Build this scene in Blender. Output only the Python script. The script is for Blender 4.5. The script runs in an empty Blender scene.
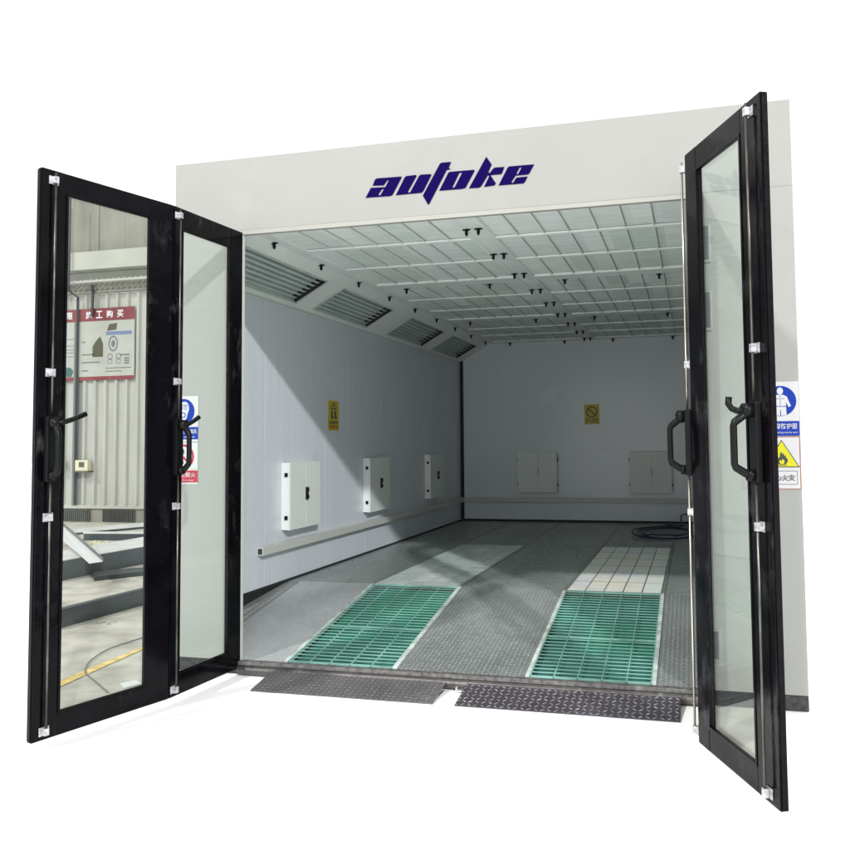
import bpy, math, random
from mathutils import Matrix, Vector
from mathutils.geometry import tessellate_polygon
random.seed(7)
sc = bpy.context.scene
COL = sc.collection

# ------------------------------------------------------------------ camera
def make_camera():
    yaw, pit, rol = (math.radians(a) for a in (14.42644, 3.14908, -0.60079))
    f = Vector((-math.sin(yaw)*math.cos(pit), math.cos(yaw)*math.cos(pit), math.sin(pit)))
    r = Vector((math.cos(yaw), math.sin(yaw), 0)); u = r.cross(f)
    r2 = r*math.cos(rol)+u*math.sin(rol); u2 = -r*math.sin(rol)+u*math.cos(rol)
    cd = bpy.data.cameras.new('camera'); co = bpy.data.objects.new('camera', cd); COL.objects.link(co)
    m = Matrix.Identity(4)
    for i in range(3):
        m[i][0] = r2[i]; m[i][1] = u2[i]; m[i][2] = -f[i]
    m.translation = Vector((1.47714, -5.02738, 1.54299))
    co.matrix_world = m
    cd.sensor_width = 36; cd.lens = 818.4605/850*36
    cd.shift_x = -(483.3408-425)/850; cd.shift_y = (396.8906-425)/850
    cd.clip_start = .05; cd.clip_end = 400
    sc.camera = co
make_camera()

# ------------------------------------------------------------------ light: bright white studio, two workshop lamps far off
w = bpy.data.worlds.new('World'); sc.world = w; w.use_nodes = True
bg = w.node_tree.nodes['Background']; bg.inputs[0].default_value = (1, 1, 1, 1); bg.inputs[1].default_value = 1.2
def sun(name, d, e, ang, col):
    l = bpy.data.lights.new(name, 'SUN'); l.energy = e; l.angle = math.radians(ang); l.color = col
    o = bpy.data.objects.new(name, l); COL.objects.link(o)
    o.rotation_euler = Vector(d).to_track_quat('-Z', 'Y').to_euler(); o.location = (-Vector(d))*6
    return o
sun('key_light', (-1, 1.4, -.85), 2.4, 1.6, (1, .985, 1))
sun('second_light', (.63, 1, -1.09), 2.4, 3.0, (1, .98, .95))
vs = sc.view_settings
vs.view_transform = 'Standard'; vs.look = 'None'; vs.exposure = 0; vs.gamma = 1; vs.use_curve_mapping = False

# ------------------------------------------------------------------ materials
def nt(name):
    m = bpy.data.materials.new(name); m.use_nodes = True
    t = m.node_tree; return m, t, t.nodes['Principled BSDF'], t.nodes['Material Output']
def N(t, typ, **k):
    n = t.nodes.new(typ)
    for a, v in k.items(): setattr(n, a, v)
    return n
def noise(t, scale, detail=4, stretch=(1, 1, 1), rough=.55):
    tc = N(t, 'ShaderNodeNewGeometry'); mp = N(t, 'ShaderNodeMapping'); mp.inputs['Scale'].default_value = stretch
    n = N(t, 'ShaderNodeTexNoise'); n.inputs['Scale'].default_value = scale; n.inputs['Detail'].default_value = detail; n.inputs['Roughness'].default_value = rough
    t.links.new(tc.outputs['Position'], mp.inputs[0]); t.links.new(mp.outputs[0], n.inputs['Vector'])
    return n.outputs['Fac']
def ramp(t, fac, c0, c1, p0=.3, p1=.7):
    r = N(t, 'ShaderNodeValToRGB'); r.color_ramp.elements[0].position = p0; r.color_ramp.elements[1].position = p1
    r.color_ramp.elements[0].color = (*c0, 1); r.color_ramp.elements[1].color = (*c1, 1); t.links.new(fac, r.inputs[0]); return r.outputs[0]
def mat(name, col, rough=.5, metal=0, var=.08, scale=3, stretch=(1, 1, 1), bump=0, bscale=20, bstretch=None, spec=.5, rvar=0):
    m, t, b, o = nt(name)
    c0 = tuple(c*(1-var) for c in col); c1 = tuple(min(1, c*(1+var)) for c in col)
    f = noise(t, scale, 5, stretch)
    t.links.new(ramp(t, f, c0, c1), b.inputs['Base Color'])
    b.inputs['Roughness'].default_value = rough; b.inputs['Metallic'].default_value = metal
    b.inputs['Specular IOR Level'].default_value = spec
    if rvar:
        g = noise(t, scale*1.7, 4, stretch); mr = N(t, 'ShaderNodeMapRange'); mr.inputs[1].default_value = .3; mr.inputs[2].default_value = .7
        mr.inputs[3].default_value = max(.03, rough-rvar); mr.inputs[4].default_value = rough+rvar; t.links.new(g, mr.inputs[0]); t.links.new(mr.outputs[0], b.inputs['Roughness'])
    if bump:
        bn = N(t, 'ShaderNodeBump'); bn.inputs['Strength'].default_value = 1; bn.inputs['Distance'].default_value = bump
        t.links.new(noise(t, bscale, 4, bstretch or (1, 1, 1)), bn.inputs['Height']); t.links.new(bn.outputs[0], b.inputs['Normal'])
    return m
def math_(t, op, a, b=None, c=None):
    n = N(t, 'ShaderNodeMath', operation=op)
    for i, v in enumerate((a, b, c)):
        if v is None: continue
        if isinstance(v, (int, float)): n.inputs[i].default_value = v
        else: t.links.new(v, n.inputs[i])
    return n.outputs[0]
def tread_mat(name, base, worn, rough=.42, metal=.35, pitch=.05, dist=.003):
    """raised-lozenge steel tread plate"""
    m, t, b, o = nt(name)
    g = N(t, 'ShaderNodeNewGeometry'); s = N(t, 'ShaderNodeSeparateXYZ'); t.links.new(g.outputs['Position'], s.inputs[0])
    u = math_(t, 'DIVIDE', math_(t, 'ADD', s.outputs[0], s.outputs[1]), pitch*1.414)
    v = math_(t, 'DIVIDE', math_(t, 'SUBTRACT', s.outputs[0], s.outputs[1]), pitch*1.414)
    def loz(off, lu, lv):
        fu = math_(t, 'SUBTRACT', math_(t, 'FRACT', math_(t, 'ADD', u, off)), .5)
        fv = math_(t, 'SUBTRACT', math_(t, 'FRACT', math_(t, 'ADD', v, off)), .5)
        d = math_(t, 'ADD', math_(t, 'POWER', math_(t, 'DIVIDE', fu, lu), 2), math_(t, 'POWER', math_(t, 'DIVIDE', fv, lv), 2))
        mr = N(t, 'ShaderNodeMapRange'); mr.interpolation_type = 'SMOOTHSTEP'
        mr.inputs[1].default_value = 1.2; mr.inputs[2].default_value = .45; mr.inputs[3].default_value = 0; mr.inputs[4].default_value = 1
        t.links.new(d, mr.inputs[0]); return mr.outputs[0]
    h = math_(t, 'MAXIMUM', loz(0, .31, .10), loz(.5, .10, .31))
    bn = N(t, 'ShaderNodeBump'); bn.inputs['Distance'].default_value = dist; t.links.new(h, bn.inputs['Height']); t.links.new(bn.outputs[0], b.inputs['Normal'])
    big = noise(t, 1.6, 6, (1, .6, 1)); fine = noise(t, 22, 4)
    cb = ramp(t, big, tuple(c*.7 for c in base), tuple(min(1, c*1.35) for c in base))
    cw = ramp(t, fine, worn, tuple(min(1, c*1.5) for c in worn), .35, .7)
    mx = N(t, 'ShaderNodeMix', data_type='RGBA'); t.links.new(math_(t, 'MULTIPLY', h, math_(t, 'MULTIPLY', fine, 1.3)), mx.inputs[0])
    t.links.new(cb, mx.inputs[6]); t.links.new(cw, mx.inputs[7]); t.links.new(mx.outputs[2], b.inputs['Base Color'])
    mr = N(t, 'ShaderNodeMapRange'); mr.inputs[1].default_value = .3; mr.inputs[2].default_value = .7; mr.inputs[3].default_value = rough-.08; mr.inputs[4].default_value = rough+.15
    t.links.new(fine, mr.inputs[0]); t.links.new(mr.outputs[0], b.inputs['Roughness']); b.inputs['Metallic'].default_value = metal
    return m
def cell_mat(name, cols, size, rough=.8, off=(0, 0, 0)):
    """colour changes from panel to panel, like separate pads"""
    m, t, b, o = nt(name)
    g = N(t, 'ShaderNodeNewGeometry'); va = N(t, 'ShaderNodeVectorMath', operation='ADD'); va.inputs[1].default_value = off
    sn = N(t, 'ShaderNodeVectorMath', operation='SNAP'); sn.inputs[1].default_value = size
    wn = N(t, 'ShaderNodeTexWhiteNoise'); t.links.new(g.outputs['Position'], va.inputs[0]); t.links.new(va.outputs[0], sn.inputs[0]); t.links.new(sn.outputs[0], wn.inputs[0])
    r = N(t, 'ShaderNodeValToRGB'); r.color_ramp.interpolation = 'LINEAR'
    e = r.color_ramp.elements; e[0].color = (*cols[0], 1); e[0].position = 0; e[1].color = (*cols[-1], 1); e[1].position = 1
    for i, c in enumerate(cols[1:-1]): q = e.new((i+1)/(len(cols)-1)); q.color = (*c, 1)
    t.links.new(wn.outputs['Value'], r.inputs[0])
    mx = N(t, 'ShaderNodeMix', data_type='RGBA', blend_type='MULTIPLY'); mx.inputs[0].default_value = 1
    t.links.new(r.outputs[0], mx.inputs[6]); t.links.new(ramp(t, noise(t, 9, 5, (.4, 2.2, 1)), (.84, .84, .84), (1, 1, 1)), mx.inputs[7])
    t.links.new(mx.outputs[2], b.inputs['Base Color']); b.inputs['Roughness'].default_value = rough
    return m
def scuff(m, grey, p0, p1, scale, stretch=(1, 1, 1)):
    """patchy dust and rub marks over a dark finish"""
    t = m.node_tree; b = t.nodes['Principled BSDF']; old = b.inputs['Base Color'].links[0].from_socket
    a = noise(t, scale, 8, stretch, .68); r = ramp(t, a, (0, 0, 0), (1, 1, 1), p0, p1); c = noise(t, 1.1, 3); r2 = ramp(t, c, (0, 0, 0), (1, 1, 1), .48, .66)
    k = math_(t, 'MULTIPLY', r, r2); mx = N(t, 'ShaderNodeMix', data_type='RGBA'); t.links.new(k, mx.inputs[0]); t.links.new(old, mx.inputs[6]); mx.inputs[7].default_value = (*grey, 1)
    t.links.new(mx.outputs[2], b.inputs['Base Color'])
def glass_mat():
    m, t, b, o = nt('door_glass'); t.nodes.remove(b)
    tr = N(t, 'ShaderNodeBsdfTransparent'); tr.inputs[0].default_value = (.95, .98, .965, 1)
    gl = N(t, 'ShaderNodeBsdfGlossy'); gl.inputs['Roughness'].default_value = .03; gl.inputs[0].default_value = (.95, 1, .98, 1)
    lw = N(t, 'ShaderNodeLayerWeight'); lw.inputs[0].default_value = .5; mx = N(t, 'ShaderNodeMixShader')
    fac = math_(t, 'MULTIPLY_ADD', math_(t, 'POWER', lw.outputs['Facing'], 4.5), .8, .014)
    t.links.new(fac, mx.inputs[0]); t.links.new(tr.outputs[0], mx.inputs[1]); t.links.new(gl.outputs[0], mx.inputs[2]); t.links.new(mx.outputs[0], o.inputs[0])
    return m
M = dict(
    studio=mat('white_studio_floor', (.97, .97, .97), .9, var=0),
    front=mat('pale_grey_panel', (.272, .278, .26), .34, var=.025, scale=1.3, bump=.0025, bscale=1.6, rvar=.05),
    wall=mat('filmed_wall_panel', (.57, .61, .645), .34, var=.045, scale=5, stretch=(3, 3, .16), bump=.0022, bscale=7, bstretch=(2.6, 2.6, .12), rvar=.08),
    back=mat('back_wall_panel', (.62, .67, .69), .25, var=.02, scale=.8, rvar=.03),
    outer=mat('outer_shell_panel', (.6, .6, .58), .5, var=.03),
    frame=mat('ceiling_frame', (.74, .79, .75), .42, var=.04, scale=4),
    trim=mat('white_trim', (.50, .52, .48), .35, var=.03),
    pads=cell_mat('filter_pads', [(.66, .72, .66), (.78, .84, .78), (.86, .91, .87), (.68, .76, .70), (.80, .84, .83)], (.1985, .735, 5), .85, (.09+.1985, 0, 0)),
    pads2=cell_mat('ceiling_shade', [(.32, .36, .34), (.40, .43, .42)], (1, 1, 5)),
    reflector=mat('lamp_reflector', (.62, .70, .66), .32, metal=.3, var=.08, scale=3),
    louvback=mat('louvre_back', (.58, .66, .62), .5, var=.1),
    trimd=mat('aluminium_lip', (.30, .30, .27), .4, var=.05),
    rodb=mat('lit_zinc_rod', (.62, .58, .50), .25, metal=.9, var=.3, scale=5),  # right inner leaf's rod: its stronger reflection put into a brighter colour
    black=mat('black_enamel', (.0025, .002, .0032), .13, var=.4, scale=8, rvar=.06, bump=.0005, bscale=40, spec=.1),
    blackedge=mat('dusty_black_edge', (.004, .003, .004), .25, var=.4, scale=25, rvar=.08, spec=.1),
    plastic=mat('black_plastic', (.005, .006, .006), .34, var=.2, scale=30, spec=.16),
    rubber=mat('black_rubber', (.012, .013, .015), .7, var=.2),
    chrome=mat('dim_zinc_rod', (.11, .105, .095), .3, metal=.8, var=.6, scale=7, stretch=(1, 1, 1)),  # the other rods, colour darkened for their weaker reflection
    zinc=mat('zinc_bracket', (.5, .51, .52), .35, metal=.5, var=.45, scale=60),
    steel=mat('dark_sill_steel', (.09, .085, .085), .35, metal=.55, var=.3, scale=14, rvar=.1, bump=.0005, bscale=50),
    sillworn=mat('worn_sill_lip', (.17, .165, .16), .4, metal=.4, var=.5, scale=30, rvar=.1),
    tread=tread_mat('tread_plate', (.185, .205, .2), (.42, .44, .43), pitch=.042, rough=.36, metal=.2, dist=.0022),
    treadl=tread_mat('lit_tread_plate', (.35, .37, .372), (.54, .56, .57), rough=.38, metal=.2, pitch=.042, dist=.0018),  # paler copy of the tread: light on the left ramp painted in
    flatpl=tread_mat('worn_floor_sheet', (.235, .27, .255), (.31, .34, .33), pitch=.042, rough=.30, metal=.2, dist=.0012),
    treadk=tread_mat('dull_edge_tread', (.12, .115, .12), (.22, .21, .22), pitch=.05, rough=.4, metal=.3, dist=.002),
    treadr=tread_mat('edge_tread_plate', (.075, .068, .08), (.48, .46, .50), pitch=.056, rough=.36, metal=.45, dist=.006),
    greenbed=mat('plain_green', (.004, .20, .13), .85, var=.5, scale=2.6, stretch=(.8, 1.8, 1)),
    green=cell_mat('green_filter_bed', [(.001, .20, .10), (.01, .14, .10), (.02, .10, .09), (.004, .17, .10)], (.9, .52, 5), .85, (.2, 0, 0)),
    gbar=mat('grate_bar', (.20, .40, .34), .45, metal=.15, var=.35, scale=3),
    gdust=mat('grate_edge_dust', (.42, .48, .45), .7, var=.4, scale=9),
    flatA=cell_mat('lit_grate_cover', [(.80, .86, .80), (.88, .90, .78), (.78, .86, .84), (.86, .90, .86), (.90, .88, .72), (.80, .82, .90)], (.149, .46, 5), .38, (.005, .1, 0)),  # paler than the left cover: light on the right track put into the colour
    flatB=cell_mat('grey_grate_cover', [(.50, .58, .54), (.68, .74, .70), (.46, .54, .51), (.62, .68, .66)], (.152, .46, 5), .5, (.02, .1, 0)),
    cabinet=mat('cream_cabinet', (.66, .70, .66), .42, var=.03, scale=9, stretch=(3, 3, .5)),
    cabedge=mat('cabinet_side', (.74, .76, .75), .4, var=.03),
    cabback=mat('grey_cabinet', (.66, .71, .66), .45, var=.03),
    concrete=mat('workshop_concrete', (.33, .31, .27), .8, var=.3, scale=3.2, stretch=(1, 1, 1), bump=.004, bscale=7),
    corr=mat('corrugated_sheet', (.28, .275, .25), .5, metal=.1, var=.1, scale=2, stretch=(3, 3, .4)),
    upper=mat('old_upper_sheet', (.15, .145, .12), .6, var=.22, scale=1.5, stretch=(2, 2, .5)),
    fascia=mat('gutter_sheet', (.27, .27, .235), .55, var=.1, scale=1.5),
    dark=mat('dark_gap', (.03, .03, .03), .7, var=.2),
    girder=mat('painted_girder', (.035, .042, .046), .5, metal=.2, var=.2, scale=3),
    girtop=mat('lit_girder_top', (.40, .40, .39), .5, var=.15, scale=3),  # light falling on the girder tops put into this paler colour
    channel=mat('bright_channel', (.5, .5, .5), .4, var=.04),
    navy=mat('logo_navy', (.005, .0005, .055), .5, var=.02, spec=.03),
    signw=mat('sign_white', (.47, .47, .48), .4, var=.04),
    blue=mat('sign_blue', (.004, .028, .27), .4, var=.05, spec=.2),
    yellow=mat('sign_yellow', (.50, .48, .012), .4, var=.05, spec=.3),
    ochre=mat('faded_yellow_sign', (.50, .40, .03), .5, var=.08, scale=20),
    red=mat('sign_red', (.38, .012, .035), .45, var=.04),
    posterred=mat('poster_red', (.12, .014, .018), .6, var=.3, scale=3),
    paper=mat('poster_paper', (.25, .25, .225), .6, var=.1),
    ink=mat('dark_print', (.03, .03, .03), .5, var=.02),
    greyink=mat('grey_print', (.09, .09, .095), .6, var=.05),
    blueink=mat('blue_print', (.09, .11, .20), .6, var=.05),
    ocreink=mat('olive_print', (.045, .04, .02), .6, var=.1),
    tealink=mat('teal_print', (.02, .07, .06), .6, var=.1),
    rust=mat('dim_red_print', (.30, .06, .02), .5, var=.1),
    orange=mat('orange_switch', (.75, .2, .08), .5, var=.05),
    ivory=mat('ivory_box', (.40, .37, .27), .5, var=.05),
    lineyel=mat('floor_line_yellow', (.50, .36, .12), .8, var=.45, scale=14),
    hose=mat('navy_air_hose', (.01, .015, .05), .35, var=.1),
    plinth=mat('speckled_plinth', (.022, .024, .024), .45, var=.8, scale=38, rvar=.1),
    glass=glass_mat(),
)

scuff(M['black'], (.055, .055, .06), .54, .72, 7, (1, 1, .5))
scuff(M['steel'], (.30, .29, .28), .52, .7, 16)
scuff(M['treadk'], (.30, .29, .29), .56, .68, 30)
scuff(M['front'], (.235, .235, .215), .5, .75, 1.2, (1, 1, 2))
# ------------------------------------------------------------------ mesh helpers
class MB:
    def __init__(s, tf=None): s.v = []; s.f = []; s.tf = tf
    def add(s, vs, fs):
        b = len(s.v)
        for p in vs: s.v.append(tuple(s.tf(*p)) if s.tf else tuple(p))
        for f in fs: s.f.append([b+i for i in f])
        return s
    def box(s, x0, x1, y0, y1, z0, z1):
        return s.add([(x, y, z) for x in (x0, x1) for y in (y0, y1) for z in (z0, z1)],
                     [(0, 1, 3, 2), (4, 6, 7, 5), (0, 4, 5, 1), (2, 3, 7, 6), (0, 2, 6, 4), (1, 5, 7, 3)])
    def hexa(s, a, b):       # two matching quads
        return s.add(list(a)+list(b), [(0, 3, 2, 1), (4, 5, 6, 7), (0, 1, 5, 4), (1, 2, 6, 5), (2, 3, 7, 6), (3, 0, 4, 7)])
    def prism(s, loops, fn, d0, d1):   # loops: outer ring + holes in 2-D; fn(a,b,d)->xyz
        pts = [p for l in loops for p in l]; n = len(pts)
        tri = tessellate_polygon([[Vector((a, b, 0)) for a, b in l] for l in loops])
        vs = [fn(a, b, d0) for a, b in pts]+[fn(a, b, d1) for a, b in pts]
        fs = [tuple(t) for t in tri]+[tuple(i+n for i in reversed(t)) for t in tri]
        k = 0
        for l in loops:
            m = len(l)
            for i in range(m): j = (i+1) % m; fs.append((k+i, k+j, k+j+n, k+i+n))
            k += m
        return s.add(vs, fs)
    def tube(s, path, r, seg=10, cap=True):
        P = [Vector(p) for p in path]; n = len(P); rings = []; up = None
        for i, p in enumerate(P):
            d = (P[min(i+1, n-1)]-P[max(i-1, 0)]).normalized()
            if up is None:
                a = Vector((0, 0, 1)) if abs(d.z) < .9 else Vector((1, 0, 0)); up = (a-d*a.dot(d)).normalized()
            else: up = (up-d*up.dot(d)).normalized()
            q = d.cross(up); rr = r[i] if isinstance(r, (list, tuple)) else r
            rings.append([p+(up*math.cos(2*math.pi*k/seg)+q*math.sin(2*math.pi*k/seg))*rr for k in range(seg)])
        vs = [v for g in rings for v in g]; fs = []
        for i in range(n-1):
            for k in range(seg):
                a = i*seg+k; b = i*seg+(k+1) % seg; fs.append((a, b, b+seg, a+seg))
        if cap: fs.append(tuple(range(seg-1, -1, -1))); fs.append(tuple((n-1)*seg+k for k in range(seg)))
        return s.add(vs, fs)
    def build(s, name, m, parent=None, bevel=0, smooth=False, loc=None):
        me = bpy.data.meshes.new(name)
        off = Vector((0, 0, 0))
        if parent is not None:
            q = parent
            while q is not None: off = off+q.location; q = q.parent
        elif loc is not None: off = Vector(loc)
        else:
            xs = [v[0] for v in s.v]; ys = [v[1] for v in s.v]; zs = [v[2] for v in s.v]
            off = Vector(((min(xs)+max(xs))/2, (min(ys)+max(ys))/2, min(zs)))
        me.from_pydata([tuple(Vector(v)-off) for v in s.v], [], s.f); me.update()
        import bmesh
        bm = bmesh.new(); bm.from_mesh(me); bmesh.ops.recalc_face_normals(bm, faces=bm.faces)
        if bevel: bmesh.ops.bevel(bm, geom=[e for e in bm.edges], offset=bevel, segments=2, profile=.6, affect='EDGES', clamp_overlap=True)
        bm.to_mesh(me); bm.free()
        if smooth:
            for p in me.polygons: p.use_smooth = True
        me.materials.append(M[m])
        o = bpy.data.objects.new(name, me); COL.objects.link(o)
        if parent is not None: o.parent = parent
        else: o.location = off
        return o
def root(name, label, cat, loc, group=None):
    o = bpy.data.objects.new(name, None); COL.objects.link(o); o.location = loc; o.empty_display_size = .2
    o['label'] = label; o['category'] = cat
    if group: o['group'] = group
    return o
def tag(o, label, cat, group=None):
    o['label'] = label; o['category'] = cat
    if group: o['group'] = group
    return o
def structure(o): o['kind'] = 'structure'; return o
def text_part(name, body, m, parent, fn, cx, cz, width, height, depth=.002, bold=0):
    """lettering as thin solid letters; fn(a,b,d) maps text plane to world; centred on (cx,cz)"""
    cu = bpy.data.curves.new('lettering', 'FONT'); cu.body = body; cu.extrude = .5; cu.resolution_u = 3; cu.offset = bold
    to = bpy.data.objects.new('lettering', cu); COL.objects.link(to)
    dg = bpy.context.evaluated_depsgraph_get(); me = bpy.data.meshes.new_from_object(to.evaluated_get(dg))
    bpy.data.objects.remove(to); bpy.data.curves.remove(cu)
    xs = [v.co.x for v in me.vertices]; ys = [v.co.y for v in me.vertices]
    x0, x1, y0, y1 = min(xs), max(xs), min(ys), max(ys); sx = width/(x1-x0); sy = height/(y1-y0)
    mb = MB(); mb.add([fn(cx+(v.co.x-(x0+x1)/2)*sx, cz+(v.co.y-(y0+y1)/2)*sy, depth*(v.co.z+.5)) for v in me.vertices], [tuple(p.vertices) for p in me.polygons])
    bpy.data.meshes.remove(me)
    return mb.build(name, m, parent)
def circ(cx, cz, r, n=40, rz=None): return [(cx+r*math.cos(2*math.pi*i/n), cz+(rz or r)*math.sin(2*math.pi*i/n)) for i in range(n)]
def rect(x0, x1, z0, z1): return [(x0, z0), (x1, z0), (x1, z1), (x0, z1)]

# ------------------------------------------------------------------ dimensions (metres)
W = 2.0; XR = 2.0685; ZT = 3.5426; OL = 1.5292; OZ = 2.9964; F = .349; ZW = 2.773; ZC = 3.042; XS = 1.521; D = 7.086; RY = 1.56; S = .088
A_, B_ = .45, 1.195
def zr(y): return S+(F-S)*y/RY

# ------------------------------------------------------------------ ground
g = MB().box(-60, 60, -60, 60, -.05, -.004).build('floor', 'studio'); structure(g)

# ------------------------------------------------------------------ spray booth shell
booth = root('spray_booth', 'large pale grey walk-in spray booth with folding glass doors standing open', 'spray booth', (0, 0, 0))
fp = MB()
fp.box(-XR, -OL, 0, .02, .085, OZ+.03); fp.box(OL, XR, 0, .02, .085, OZ+.03); fp.box(-XR, XR, 0, .02, OZ+.03, ZT)
fp.build('front_panel', 'front', booth, bevel=.003)
MB().box(-OL, OL, -.006, .03, OZ, OZ+.0285).build('header_trim', 'trimd', booth, bevel=.002)
for a, b in ((-OL, -OL+.004), (OL-.004, OL)): MB().box(a, b, -.004, .021, .085, OZ-.002).build('jamb_trim', 'trim', booth)
for a, b in ((-XR, -OL-.002), (OL+.002, XR)): MB().box(a, b, -.004, .06, 0, .083).build('plinth', 'plinth', booth, bevel=.003)
# side walls: inner skin and outer shell
MB().box(-W-.03, -W, .05, D, F, ZW).build('side_wall', 'wall', booth)
MB().box(W, W+.03, .05, D, F, ZW).build('side_wall', 'wall', booth)
MB().box(-W, W, D, D+.03, F-.2, ZC+.05).build('back_wall', 'back', booth)
sh = MB(); sh.box(-XR, -W-.032, .052, D+.1, 0, ZT-.003); sh.box(W+.032, XR, .052, D+.1, 0, ZT-.003); sh.box(-W-.03, W+.03, D+.034, D+.1, 0, ZT-.003); sh.build('outer_shell', 'outer', booth)
MB().box(-W-.03, W+.03, .052, D+.032, ZT-.06, ZT-.005).build('roof', 'outer', booth)
# seams, sealing strips
sm = MB()
for y in (1.15, 2.3, 3.3, 4.45, 5.6): sm.box(-W-.001, -W+.0008, y, y+.003, F+.02, ZW-.01)
sm.build('panel_joint', 'wall', booth)
for a, b in ((-W, -W+.045), (W-.045, W)): MB().box(a, b, D-.03, D-.002, F, ZW+.02).build('corner_strip', 'rubber', booth)
MB().box(-W+.046, W-.046, D-.02, D-.002, F+.001, F+.028).build('base_strip', 'rubber', booth); MB().box(-W, -W+.012, .05, D-.031, F-.005, F+.018).build('base_strip', 'rubber', booth)
MB().box(-W-.02, -W-.001, .05, RY, .02, F-.006).build('side_skirt', 'rubber', booth)
MB().box(W+.001, W+.02, .05, RY, .02, F-.006).build('side_skirt', 'rubber', booth)
# bumper rail along walls
rl = MB(); rl.box(-W+.001, -W+.055, 1.03, D-.031, .635, .703); rl.box(-W+.056, W-.06, D-.055, D-.021, .635, .703); rail = rl.build('bumper_rail', 'trim', booth, bevel=.004)
MB().box(-W+.010, -W+.046, 1.0275, 1.0295, .646, .692).build('rail_end_shade', 'dark', rail)  # dark square painting the shade inside the hollow rail end

# ceiling: recessed pads in a frame of bars
rowsY = [.06, .79, 1.52, 2.25, 2.50, 3.15, 3.90, 4.58, 4.84, 5.50, 6.20, 6.90, D]
colsL = [-1.43, -1.236, -1.037, -.839, -.636, -.455, -.262, -.091]
colsR = [-c for c in reversed(colsL)]
cf = MB()
cf.box(-XS, -1.43, .052, D-.001, ZC, ZC+.03); cf.box(1.43, XS, .052, D-.001, ZC, ZC+.03); cf.box(-.091, .091, .052, D-.001, ZC, ZC+.03)
for a, b in ((-1.43, -.091), (.091, 1.43)):
    cf.box(a+.001, b-.001, .052, .10, ZC+.002, ZC+.03)
    for i in (1, 2, 5, 6, 9, 10): cf.box(a+.001, b-.001, rowsY[i]-.022, rowsY[i]+.022, ZC+.002, ZC+.03)
    for i in (3, 7): cf.box(a+.001, b-.001, rowsY[i], rowsY[i+1]-.06, ZC+.002, ZC+.03)
    cf.box(a+.001, b-.001, 6.92, D-.001, ZC+.002, ZC+.03)
cf.build('ceiling_frame', 'frame', booth, bevel=.002)
cb = MB()
for cols in (colsL[1:-1], colsR[1:-1]):
    for c in cols: cb.box(c-.005, c+.005, .101, D-.002, ZC+.006, ZC+.029)
cb.build('grid_bar', 'frame', booth)
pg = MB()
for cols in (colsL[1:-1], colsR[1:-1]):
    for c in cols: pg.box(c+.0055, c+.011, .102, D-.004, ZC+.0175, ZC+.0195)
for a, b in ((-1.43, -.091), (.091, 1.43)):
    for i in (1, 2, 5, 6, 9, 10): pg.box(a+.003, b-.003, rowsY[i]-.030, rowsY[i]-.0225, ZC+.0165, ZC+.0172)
pg.build('pad_gap_shade', 'pads2', booth)  # dark strips beside the bars, the shade of the gaps as colour
MB().box(-1.46, -.06, .053, D-.002, ZC+.020, ZC+.05).build('filter_pads', 'pads', booth)
MB().box(.06, 1.46, .053, D-.002, ZC+.020, ZC+.05).build('filter_pads', 'pads', booth)
cm = MB()
for x in (-.052, .052): cm.box(x-.003, x+.003, .053, D-.003, ZC-.003, ZC-.0005)
cm.build('beam_seam', 'frame', booth)
# black clips below the ceiling
def clip_mb(x, y, s=1.0):
    m = MB(); m.tube([(x, y, ZC-.001), (x, y, ZC-.02), (x, y, ZC-.045)], [.012*s, .016*s, .013*s], 10)
    m.box(x-.034*s, x+.034*s, y-.007, y+.007, ZC-.012, ZC-.004); m.tube([(x, y, ZC-.045), (x, y, ZC-.052)], [.008, .006], 8); return m
spots = [(-1.521+.004, .415+.805*k*.985) for k in range(9)]
spots += [(sx*.043, .455+.795*k) for k in range(9) for sx in (-1, 1)]
spots += [(x, y) for y in (2.44, 4.775, 7.05) for x in (-1.205, -.37, .347, 1.203)]
first = None
for x, y in spots:
    if first is None:
        first = clip_mb(0, 0, .82).build('filter_clip', 'plastic', booth); first.location = (x, y, 0)
    else:
        c = first.copy(); COL.objects.link(c); c.parent = booth; c.location = (x, y, 0)

# slopes between walls and ceiling, with the four lamp openings on the left
def slope(sgn):
    e = Vector((XS-W, 0, ZC-ZW)); n = Vector((ZC-ZW, 0, XS-W)).normalized()   # for sgn=+1 side (x positive)
    def fn(s, y, d):   # d>0 toward the room
        p = Vector((W, y, ZW))+e*s; p = p+Vector((-(ZC-ZW), 0, -(W-XS))).normalized()*d
        return (sgn*p.x, p.y, p.z)
    return fn
lamps = [(.10, 1.60), (1.92, 3.24), (3.80, 5.10), (5.46, 6.75)]
fs_ = slope(-1); sl = MB(fs_)
sl.box(0, .10, .052, D-.003, -.02, 0); sl.box(.76, 1, .052, D-.003, -.02, 0)
ys = [.052]+[q for l in lamps for q in l]+[D-.003]
for i in range(0, len(ys), 2):
    if ys[i+1]-ys[i] > .03: sl.box(.1005, .7595, ys[i], ys[i+1], -.02, -.0005)
sl.build('sloped_cornice', 'frame', booth, bevel=.0015)
MB(slope(1)).box(0, 1, .052, D-.003, -.02, 0).build('sloped_cornice', 'frame', booth)
MB(fs_).box(-.03, -.0, .052, D-.031, -.002, .012).build('cornice_lip', 'trim', booth)
names_l = ['long lamp recess with ribbed reflector nearest the open doorway', 'second lamp recess from the doorway, ribbed reflector in left slope',
           'third lamp recess from the doorway, dim ribbed reflector', 'darkest lamp recess, beside the back wall of the booth']
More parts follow.
